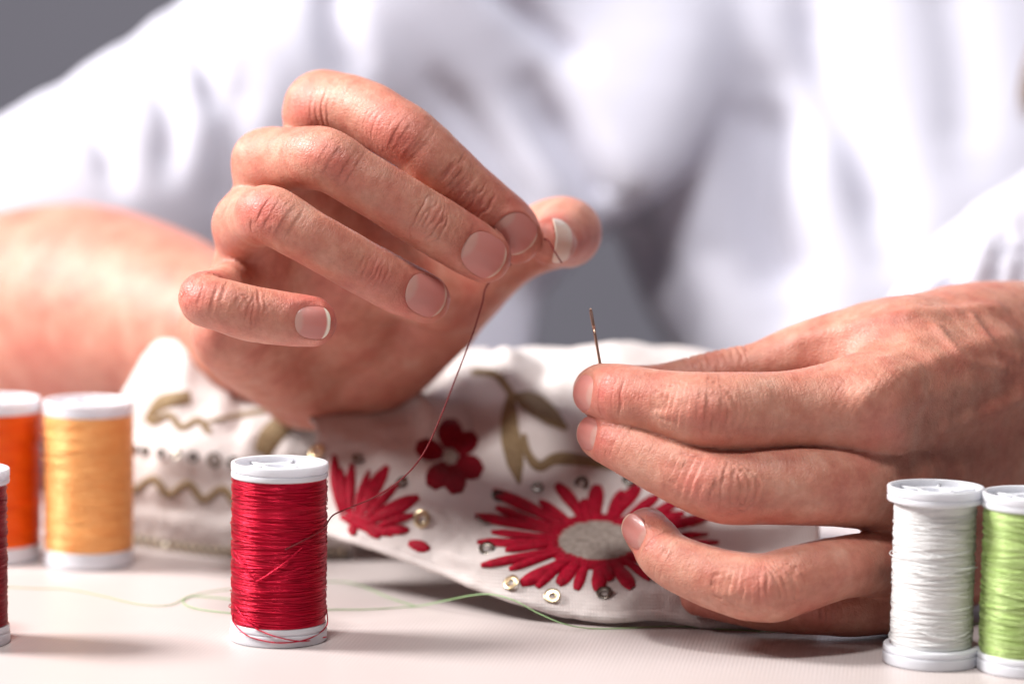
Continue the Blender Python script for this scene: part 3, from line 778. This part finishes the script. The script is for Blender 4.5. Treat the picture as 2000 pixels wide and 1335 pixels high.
PET = [7, 15, 21, 24, 22, 14]
# the large daisy: long petals round a grey oval centre
c0 = np.array([1166.0, 1058.0]); petals = []
spec = [(3,318,905,60),(3,345,785,52),(3,430,735,0),(0,0,0,0)]
tips = [z6(330,908), z6(345,785), z6(470,715), z6(615,740), z6(680,690), z6(795,715), z6(890,660), z6(1010,705), z6(1110,690), z6(1190,745), z6(1270,780), z6(1340,830), z6(1390,890), z6(1370,960),
        z6(1150,1085), z6(1020,1125), z6(905,1115), z6(785,1170), z6(690,1105), z6(585,1170), z6(525,1062), z6(400,1062), z6(430,958)]
wid = [20, 17, 22, 18, 30, 21, 34, 24, 31, 24, 24, 22, 22, 24, 28, 34, 26, 36, 24, 34, 22, 32, 18]
extra = [z6(400,820), z6(530,760), z6(735,745), z6(845,740), z6(955,745), z6(1060,730), z6(1160,745), z6(1230,790), z6(1300,830), z6(1350,870), z6(1370,925), z6(1085,1090), z6(960,1085), z6(840,1100), z6(735,1085), z6(640,1080), z6(560,1040), z6(470,1010), z6(420,925), z6(390,860)]
rp = np.random.RandomState(4)
T_ = np.array(tips)-c0; ang_t = np.arctan2(T_[:, 1]*2.0, T_[:, 0]); rad_t = np.hypot(T_[:, 0], T_[:, 1]*2.0); od = np.argsort(ang_t)
n_p = 32
for k in range(n_p):
    th = -math.pi+2*math.pi*(k+0.25*rp.randn()*0.5)/n_p
    rad = np.interp(th, ang_t[od], rad_t[od], period=2*math.pi)*(1.04 if k % 2 == 0 else 0.90)*(1+0.03*rp.randn())
    d = np.array([math.cos(th)*rad, math.sin(th)*rad*0.5]); tip = c0+d; e = 1/np.hypot(d[0]/84, d[1]/38)
    inner = c0+d*min(e*0.9, 0.6); side = np.array([-d[1], d[0]])/np.hypot(*d); midp = (inner+tip)/2+side*3*rp.randn()
    wd = (24 if k % 2 == 0 else 18)*(1+0.10*rp.randn())*(0.62+0.62*abs(math.sin(th)))
    prof = np.array([0.55, 0.60, 0.68, 0.80, 0.92, 1.0, 0.98, 0.84, 0.5])*wd
    petals.append(strip([inner, midp, tip], prof, 0.9, 12, 9))
petals.append(strip([c0+np.array([92*math.cos(a), 44*math.sin(a)]) for a in np.linspace(0, 2*math.pi, 25)], [22], 0.7, 3, 5))
big = build('daisy_motif', petals, RED_ST, cloth, 'large red daisy with an oval grey beige centre')
lines = []
for k in range(-6, 7):
    y = c0[1]+k*6.2; hw = 86*math.sqrt(max(0.02, 1-(k/7.2)**2)); sh = 3+k*1.4
    lines.append(strip([(c0[0]-hw+sh, y-3), (c0[0]+sh, y), (c0[0]+hw+sh, y+3)], [6, 9, 9, 9, 6], 0.6, 8, 5))
build('flower_centre', lines, GREY_ST, big)
# the half-hidden daisy behind the red spool
pts = [((666,1002),(652,888),28), ((676,1002),(668,915),18), ((684,1000),(688,905),26), ((694,1003),(722,918),20), ((703,1006),(757,910),36), ((715,1012),(778,945),22), ((726,1016),(818,970),36), ((738,1026),(812,1004),20), ((746,1034),(800,1034),24),
       ((712,1026),(742,1050),20), ((690,1022),(692,1046),22), ((666,1008),(768,1044),30), ((680,1002),(735,1028),34)]
half = build('daisy_motif', [strip([a, ((a[0]+b[0])/2-2, (a[1]+b[1])/2), b], [w_*0.35, w_*0.6, w_*0.8, w_*0.85, w_*0.7, w_*0.3], 0.8) for a, b, w_ in pts], RED_ST, cloth, 'red daisy partly hidden behind the red spool')
build('petal', [strip([(798,1060), (820,1066), (840,1071)], [10, 20, 24, 20, 8], 0.7)], RED_ST, half)
# the small dark red flower
c1 = np.array([879.0, 892.0])
fl = build('small_flower_motif', [strip([c1+np.array(d)*0.22, c1+np.array(d)*0.6, c1+np.array(d)], [w_*0.45, w_*0.8, w_, w_*0.9, w_*0.45], 0.6) for d, w_ in
      [((0,-74),52),((50,-44),44),((62,32),50),((14,72),46),((-38,60),46),((-66,-22),44)]], DARKRED_ST, cloth, 'small dark red five petalled flower')
build('flower_centre', [strip([c1+[-14,0], c1, c1+[14,0]], [10, 26, 28, 26, 10], 0.9)], GREY_ST, fl)
# tan leaves and stems
build('leaf_motif', [strip([z6(315,190), z6(420,205), z6(480,275)], [12, 15, 15], 0.6),
      strip([z6(485,270), z6(480,430), z6(500,560), z6(522,680)], [10, 34, 40, 34, 6], 0.6),
      strip([z6(495,290), z6(600,340), z6(730,442)], [8, 38, 44, 36, 8], 0.6),
      strip([z6(540,460), z6(560,550), z6(610,602), z6(680,570), z6(790,575), z6(930,605)], [10, 16, 20, 20, 26, 22, 14], 0.6)], TAN_ST, cloth)
build('leaf_motif', [strip([z5(695,590), z5(740,500), z5(830,430), z5(1010,375)], [34, 46, 44, 34, 6], 0.6), strip([z5(435,440), z5(600,405), z5(770,378)], [8, 11, 11], 0.5)], TAN_ST, cloth)
def wavy(a, b, amp, n, ph=0.0):
    a, b = np.array(a, float), np.array(b, float); d = b-a; s_ = np.array([-d[1], d[0]])/np.hypot(*d)
    return [a+d*t+s_*amp*math.sin(ph+n*2*math.pi*t) for t in np.linspace(0, 1, int(n*6)+1)]
build('wavy_braid', [strip(wavy((246,940), (560,985), 13, 4.6), [15], 0.7, 3, 5)], TAN_ST, cloth)
build('wavy_braid', [strip(wavy((285,812), (412,835), 10, 2.2), [14], 0.7, 3, 5), strip([(290,815), (318,785), (372,775)], [16, 30, 26], 0.6)], TAN_ST, cloth)
# sequins, each its own part
SEQ_D = mat('dark_sequin', (0.17, 0.15, 0.13), 0.26, Metallic=1.0); SEQ_L = mat('gold_sequin', (0.62, 0.50, 0.31), 0.3, Metallic=1.0)
rs = np.random.RandomState(3)
def sequin(px, py, r, m):
    h = hitc(px, py)
    if h is None: return
    p, n = h; n = norm(n+0.22*rs.randn(3)); a = norm(np.cross(n, [0.3, 0.1, 1])); b = np.cross(n, a)
    Vq, Fq = lathe([(r*0.40, 0.35), (r*0.42, 0.22), (r*0.66, 0.12), (r, 0.45), (r*0.97, 0.60), (r*0.66, 0.30), (r*0.46, 0.42), (r*0.40, 0.35)], 24)
    obj('sequin', p+n*0.25+Vq[:, :1]*a+Vq[:, 1:2]*b+Vq[:, 2:]*n, Fq, m, cloth)
for px, py, r, k in [(700,899,1.9,0),(787,944,1.8,0),(826,1013,2.4,1),(620,884,2.3,1),(942,1018,2.0,0),(972,971,1.9,0),(951,1073,2.1,0),(1000,1139,2.1,1),(1079,1165,2.1,1),(1181,1160,2.1,0),(1276,1133,1.8,0),(1136,943,1.9,0),(1229,940,1.9,0),(1050,953,1.6,0),
                     (262,876,1.6,0),(286,880,1.6,0),(317,884,1.6,0),(347,888,1.6,0),(377,892,1.6,0),(421,896,2.3,0),(452,902,1.6,0)]:
    sequin(px, py, r, SEQ_L if k else SEQ_D)
# brass zip along the lower edge of the left fold
ZIP = mat('brass_zip', (0.62, 0.54, 0.42), 0.45, Metallic=0.2)
build('zip_tape', [strip([(x, np.interp(x, [240, 330, 440, 560, 690], [1051, 1069, 1081, 1087, 1083])) for x in np.linspace(236, 690, 12)], [24], 0.25, 6, 4)], mat('dark_zip_tape', (0.035, 0.025, 0.02), 0.7), cloth)
zb = Bag()
for t in np.linspace(0, 1, 30):
    px = 240+430*t; py = np.interp(px, [240, 330, 440, 560, 690], [1047, 1065, 1077, 1083, 1079])
    h = hitc(px, py)
    if h is None: continue
    p, n = h; u = norm(np.array([0, 0, 1.0])-n*n[2]); e = np.cross(n, u)
    box = np.array([[x, y, z] for x in (-0.5, 0.5) for y in (-0.9, 1.6) for z in (0.0, 1.1)])
    zb.add(p+n*0.05+box[:, :1]*e+box[:, 1:2]*u+box[:, 2:]*n, [(0,1,3,2),(4,6,7,5),(0,4,5,1),(2,3,7,6),(0,2,6,4),(1,5,7,3)])
obj('zip_teeth', *zb.get(), ZIP, cloth, smooth=False)

# ================================================================ spools
PLASTIC = mat('translucent_white_plastic', (0.68, 0.69, 0.74), 0.30)
PLASTIC.node_tree.nodes['Principled BSDF'].inputs['Subsurface Weight'].default_value = 0.5
PLASTIC.node_tree.nodes['Principled BSDF'].inputs['Subsurface Radius'].default_value = (1, 1, 1)
PLASTIC.node_tree.nodes['Principled BSDF'].inputs['Subsurface Scale'].default_value = 0.003
def thread_material(name, col, dark, rough=0.33, metal=0.35):
    m = mat(name, col, rough); t = NT(m); co = t.mapping((1, 1, 1))
    st = t.mapping((1, 1, 9)); n = t.noise(st, 160, 3, 0.6)
    t.l(t.ramp(n, [(0.32, dark), (0.6, col)]), t.b.inputs['Base Color'])
    t.l(t.bump(t.noise(co, 3200, 2), 0.0001, 0.5), t.b.inputs['Normal'])
    t.b.inputs['Metallic'].default_value = metal; t.b.inputs['Specular IOR Level'].default_value = 0.5
    return m
def coils(r0, z0, z1, seed, rad=0.11, gap=0.145, cross=80, loose=6):
    """the wound thread: close turns, crossing turns over them and a few slack ones"""
    rs = np.random.RandomState(seed); n = int((z1-z0)/gap); seg, sides = 44, 5
    zi = np.linspace(z0+rad, z1-rad, n)+rs.randn(n)*0.05; amp = np.abs(rs.randn(n))*0.09; rr = r0-rad+rs.rand(n)*0.06+0.12*np.sin(zi*0.9+seed)*0.6
    zc = z0+1.2+(z1-z0-2.4)*rs.rand(cross); ac = 0.4+1.7*rs.rand(cross)**1.5; ac = np.minimum(ac, np.minimum(zc-z0, z1-zc)-0.2); rc = r0+0.06+0.16*rs.rand(cross)
    zl = z0+2+(z1-z0-5)*rs.rand(loose); al = np.minimum(0.5+1.3*rs.rand(loose), np.minimum(zl-z0, z1-zl)-0.2); rl = r0+0.18+0.15*rs.rand(loose)
    Z = np.concatenate([zi, zc, zl]); A = np.concatenate([amp, ac, al]); Rr = np.concatenate([rr, rc, rl]); k = len(Z)
    ph = rs.rand(k)*2*math.pi; harm = 1+(rs.rand(k) < 0.25); sl = np.concatenate([np.zeros(n), 0.06*rs.rand(cross), 0.25+0.4*rs.rand(loose)]); ps = rs.rand(k)*2*math.pi
    th = np.arange(seg)*2*math.pi/seg
    zc_ = Z[:, None]+A[:, None]*np.sin(harm[:, None]*th+ph[:, None]); rc_ = Rr[:, None]+sl[:, None]*np.clip(np.cos(th-ps[:, None]), 0, 1)**6
    a = np.arange(sides)*2*math.pi/sides
    rad_ = rc_[:, :, None]+rad*np.cos(a); z_ = zc_[:, :, None]+rad*np.sin(a)
    V = np.stack([rad_*np.cos(th)[None, :, None], rad_*np.sin(th)[None, :, None], z_], -1).reshape(-1, 3)
    i, s_, d = np.meshgrid(np.arange(k), np.arange(seg), np.arange(sides), indexing='ij')
    I = lambda i, s_, d: (i*seg+s_ % seg)*sides+d % sides
    Q = np.stack([I(i, s_, d), I(i, s_+1, d), I(i, s_+1, d+1), I(i, s_, d+1)], -1).reshape(-1, 4)
    return V, Q
RS, HS = 11.5, 42.6
def round_prof(pts, r=0.35):
    """lathe outline with softened corners"""
    P = np.array(pts, float); out = [P[0]]
    for a, b, c in zip(P[:-2], P[1:-1], P[2:]):
        la, lc = np.linalg.norm(a-b), np.linalg.norm(c-b); e = min(r, la*0.45, lc*0.45)
        p, q = b+(a-b)/la*e, b+(c-b)/lc*e
        for t in (0, 0.33, 0.67, 1): out.append((1-t)**2*p+2*t*(1-t)*b+t*t*q)
    out.append(P[-1]); return out
def make_spool(front, colm, label, rt, seed, scale=1.0, lipped=False, cut=None):
    f = on_table(*front); c = f+np.array([0, RS*scale*0.985, 0]); c[2] = 0
    root = thing('thread_spool', c); tag(root, label, 'thread spool', 'spools of sewing thread standing on the table')
    k = scale
    zb, zt = 4.4, 39.0
    bot = round_prof([(0.01,0),(RS-0.3,0),(RS+0.05,0.3),(RS+0.05,2.6),(RS-0.25,2.75),(RS-0.25,3.0),(RS,3.1),(RS-0.15,zb),(6.0,zb),(5.9,zt-1)], 0.3)
    V, Q = lathe(bot, 72); obj('bottom_flange', V*k+c, Q, PLASTIC, root)
    top = round_prof([(6.0,zt),(RS-0.15,zt),(RS,zt+0.25),(RS,zt+1.2),(RS-0.28,zt+1.35),(RS-0.28,zt+1.5),(RS+0.02,zt+1.65),(RS+0.02,HS-0.2),(RS-0.2,HS),(RS-0.9,HS),(RS-1.15,HS-0.3),(RS-1.3,HS-1.7),(4.4,HS-1.8),(4.2,HS-1.0),(3.6,HS-0.85),(3.3,HS-1.1),(3.2,HS-3.5),(0.01,HS-3.6)], 0.25)
    b = Bag(); b.add(*lathe(top, 72))
    for j in range(6):
        a = j*math.pi/3+0.3; d = np.array([math.cos(a), math.sin(a), 0]); e = np.array([-d[1], d[0], 0]); up = np.array([0, 0, 1.0])
        bx = np.array([[x, y, z] for x in (4.1, RS-1.2) for y in (-0.3, 0.3) for z in (HS-2.0, HS-1.1)])
        b.add(bx[:, :1]*d+bx[:, 1:2]*e+bx[:, 2:]*up, [(0,1,3,2),(4,6,7,5),(0,4,5,1),(2,3,7,6),(0,2,6,4),(1,5,7,3)])
    V, Q = b.get(); obj('top_flange', V*k+c, Q, PLASTIC, root)
    b = Bag(); V, Q = coils(rt, zb+0.02, zt-0.02, seed); b.add(V, Q.tolist())
    core = lathe([(rt-0.10, zb+0.05), (rt-0.10, zt-0.05)], 48); b.add(*core)
    V, Q = b.get(); obj('wound_thread', V*k+c, Q, colm, root)
    return root, c
RED_T = thread_material('red_silk', (0.60, 0.001, 0.036), (0.44, 0.001, 0.024), 0.34, 0.65)
DRED_T = thread_material('dark_red_silk', (0.36, 0.002, 0.018), (0.26, 0.001, 0.012), 0.34, 0.6)
ORA_T = thread_material('orange_silk', (0.95, 0.15, 0.004), (0.88, 0.11, 0.003), 0.36, 0.2)
PEA_T = thread_material('peach_silk', (1.0, 0.56, 0.21), (0.95, 0.46, 0.15), 0.36, 0.25)
WHI_T = thread_material('white_silk', (0.91, 0.91, 0.91), (0.87, 0.87, 0.87), 0.4, 0.0)
GRE_T = thread_material('green_silk', (0.52, 0.66, 0.27), (0.42, 0.58, 0.18), 0.36, 0.2)
red_spool, cr = make_spool((536,1266), RED_T, 'spool of bright red thread whose loose end runs up to the fingers', 11.15, 1)
make_spool((-92,1272), DRED_T, 'spool of dark red thread cut off at the edge of the photo', 10.7, 2, 0.97)
make_spool((-22,1106), ORA_T, 'spool of deep orange thread behind the others', 11.2, 3, 1.04)
make_spool((160,1116), PEA_T, 'spool of pale peach orange thread beside the deep orange one', 11.2, 4, 1.05)
make_spool((1831,1312), WHI_T, 'thinly wound spool of white thread in front of the hand', 9.6, 5, 0.975)
make_spool((2019,1327), GRE_T, 'spool of lime green thread next to the white one', 10.9, 6, 0.97)
# slack turns on the red spool
def on_spool(c, px, z, r):
    """point on the near side of a spool at photo column px"""
    x = (px-c_px)/FPX*np.dot(c-CAM, F); x = np.clip(x, -r*0.999, r*0.999)
    return c+np.array([x, -math.sqrt(r*r-x*x), z])
c_px = 538
b = Bag()
for line in ([(452,7.0,11.5),(458,4.6,11.6),(490,2.5,11.75),(545,1.5,11.75),(600,1.9,11.75),(632,3.6,11.7),(634,7.5,11.5)], [(500,4.6,11.6),(540,3.0,11.8),(590,1.6,11.85),(633,1.2,11.9)],
             [(500,15.6,11.5),(520,17.2,11.75),(555,20.3,11.9),(590,24.0,11.7)], [(455,22.0,11.4),(480,18.5,11.6),(505,15.5,11.5)], [(456,9.0,11.4),(480,6.6,11.6),(510,5.0,11.5)]):
    b.add(*tube(catmull([on_spool(cr, *p) for p in line], 8), 0.15, 6))
obj('slack_thread', *b.get(), RED_T, red_spool)

# ================================================================ needle and threads
STEEL = mat('needle_steel_skin_reflection', (0.55, 0.34, 0.25), 0.38, Metallic=1.0)  # copper tint paints the reflected skin into the steel's colour
a0, a1 = at(1153, 601, 691), at(1186, 790, 691); ax = norm(a1-a0); sd = norm(np.cross(ax, F)); b = Bag()
L = np.linalg.norm(a1-a0)
b.add(*tube([a0+ax*t for t in np.linspace(5.2, L, 12)], np.linspace(0.34, 0.44, 12), 10))
for s_ in (-1, 1):
    b.add(*tube([a0+ax*t+sd*s_*w_ for t, w_ in ((0.15, 0.02), (0.5, 0.14), (1.2, 0.21), (2.6, 0.21), (4.2, 0.18), (5.4, 0.06))], [0.16, 0.17, 0.18, 0.18, 0.2, 0.28], 8))
needle = obj('sewing_needle', *b.get(), STEEL); tag(needle, 'steel sewing needle with its eye up, held between fingertips', 'needle')
RTH = thread_material('red_thread', (0.22, 0.004, 0.010), (0.16, 0.003, 0.007), 0.45, 0.2)
path = [at(1097,513,703), at(1083,491,703.5), at(1067,467,705.5), at(1045,478,710), at(995,518,709), at(952,556,703), at(941,595,700), at(922,655,697), at(893,730,693), at(862,810,690), at(830,880,687), at(790,930,684), at(735,968,682), at(680,992,681), at(650,1006,681)]
c_px = 542
path += [cr+np.array([11.5*math.sin(a), -11.5*math.cos(a), z]) for a, z in ((1.25, 27.6), (0.9, 26.6), (0.5, 25.0), (0.2, 23.5))]
rt = obj('red_thread', *tube(catmull(path, 10), 0.19, 7), RTH); tag(rt, 'fine red thread running from the pinched fingertips down to the red spool', 'thread')
GTH = thread_material('green_thread', (0.30, 0.50, 0.22), (0.25, 0.44, 0.17), 0.45, 0.0)
def table_path(pts, z=0.28): return catmull([on_table(p[0], p[1], z) if len(p) == 2 else at(*p) for p in pts], 10)
b = Bag()
b.add(*tube(table_path([(-30,1143),(60,1148),(130,1150),(200,1163),(270,1179),(330,1181),(368,1164),(420,1153),(480,1148),(560,1142),(650,1135),(700,1141),(760,1166),(812,1183)]), 0.12, 6))
b.add(*tube(table_path([(470,1172),(420,1166),(375,1164),(357,1172),(370,1184),(410,1192),(470,1197),(560,1196),(640,1190),(720,1189),(812,1183),(870,1172,712),(920,1162,706),(960,1160,702),(1005,1172,697),(1050,1196,694),(1100,1217,692),(1150,1226),(1220,1226),(1320,1222),(1430,1229),(1540,1234),(1660,1232),(1800,1222),(1930,1216)]), 0.15, 6))
gt = obj('green_thread', *b.get(), GTH); tag(gt, 'loose light green thread curling across the table behind the red spool', 'thread')

# ---- a few strands of hair at the edge of the shirt
HAIR = mat('brown_hair', (0.24, 0.14, 0.075), 0.45)
b = Bag(); rs = np.random.RandomState(8)
for k in range(70):
    x0 = 2022+40*rs.rand(); s_ = rs.rand()
    b.add(*tube(catmull([at(x0+60, -60, 930+20*s_), at(x0+5, 60, 925+20*s_), at(x0-22*s_-10, 130, 922+20*s_), at(x0-20-30*s_, 190+60*rs.rand(), 922+20*s_)], 4), np.array([0.14]*12+[0.05]), 4))
obj('hair', *b.get(), HAIR, person)
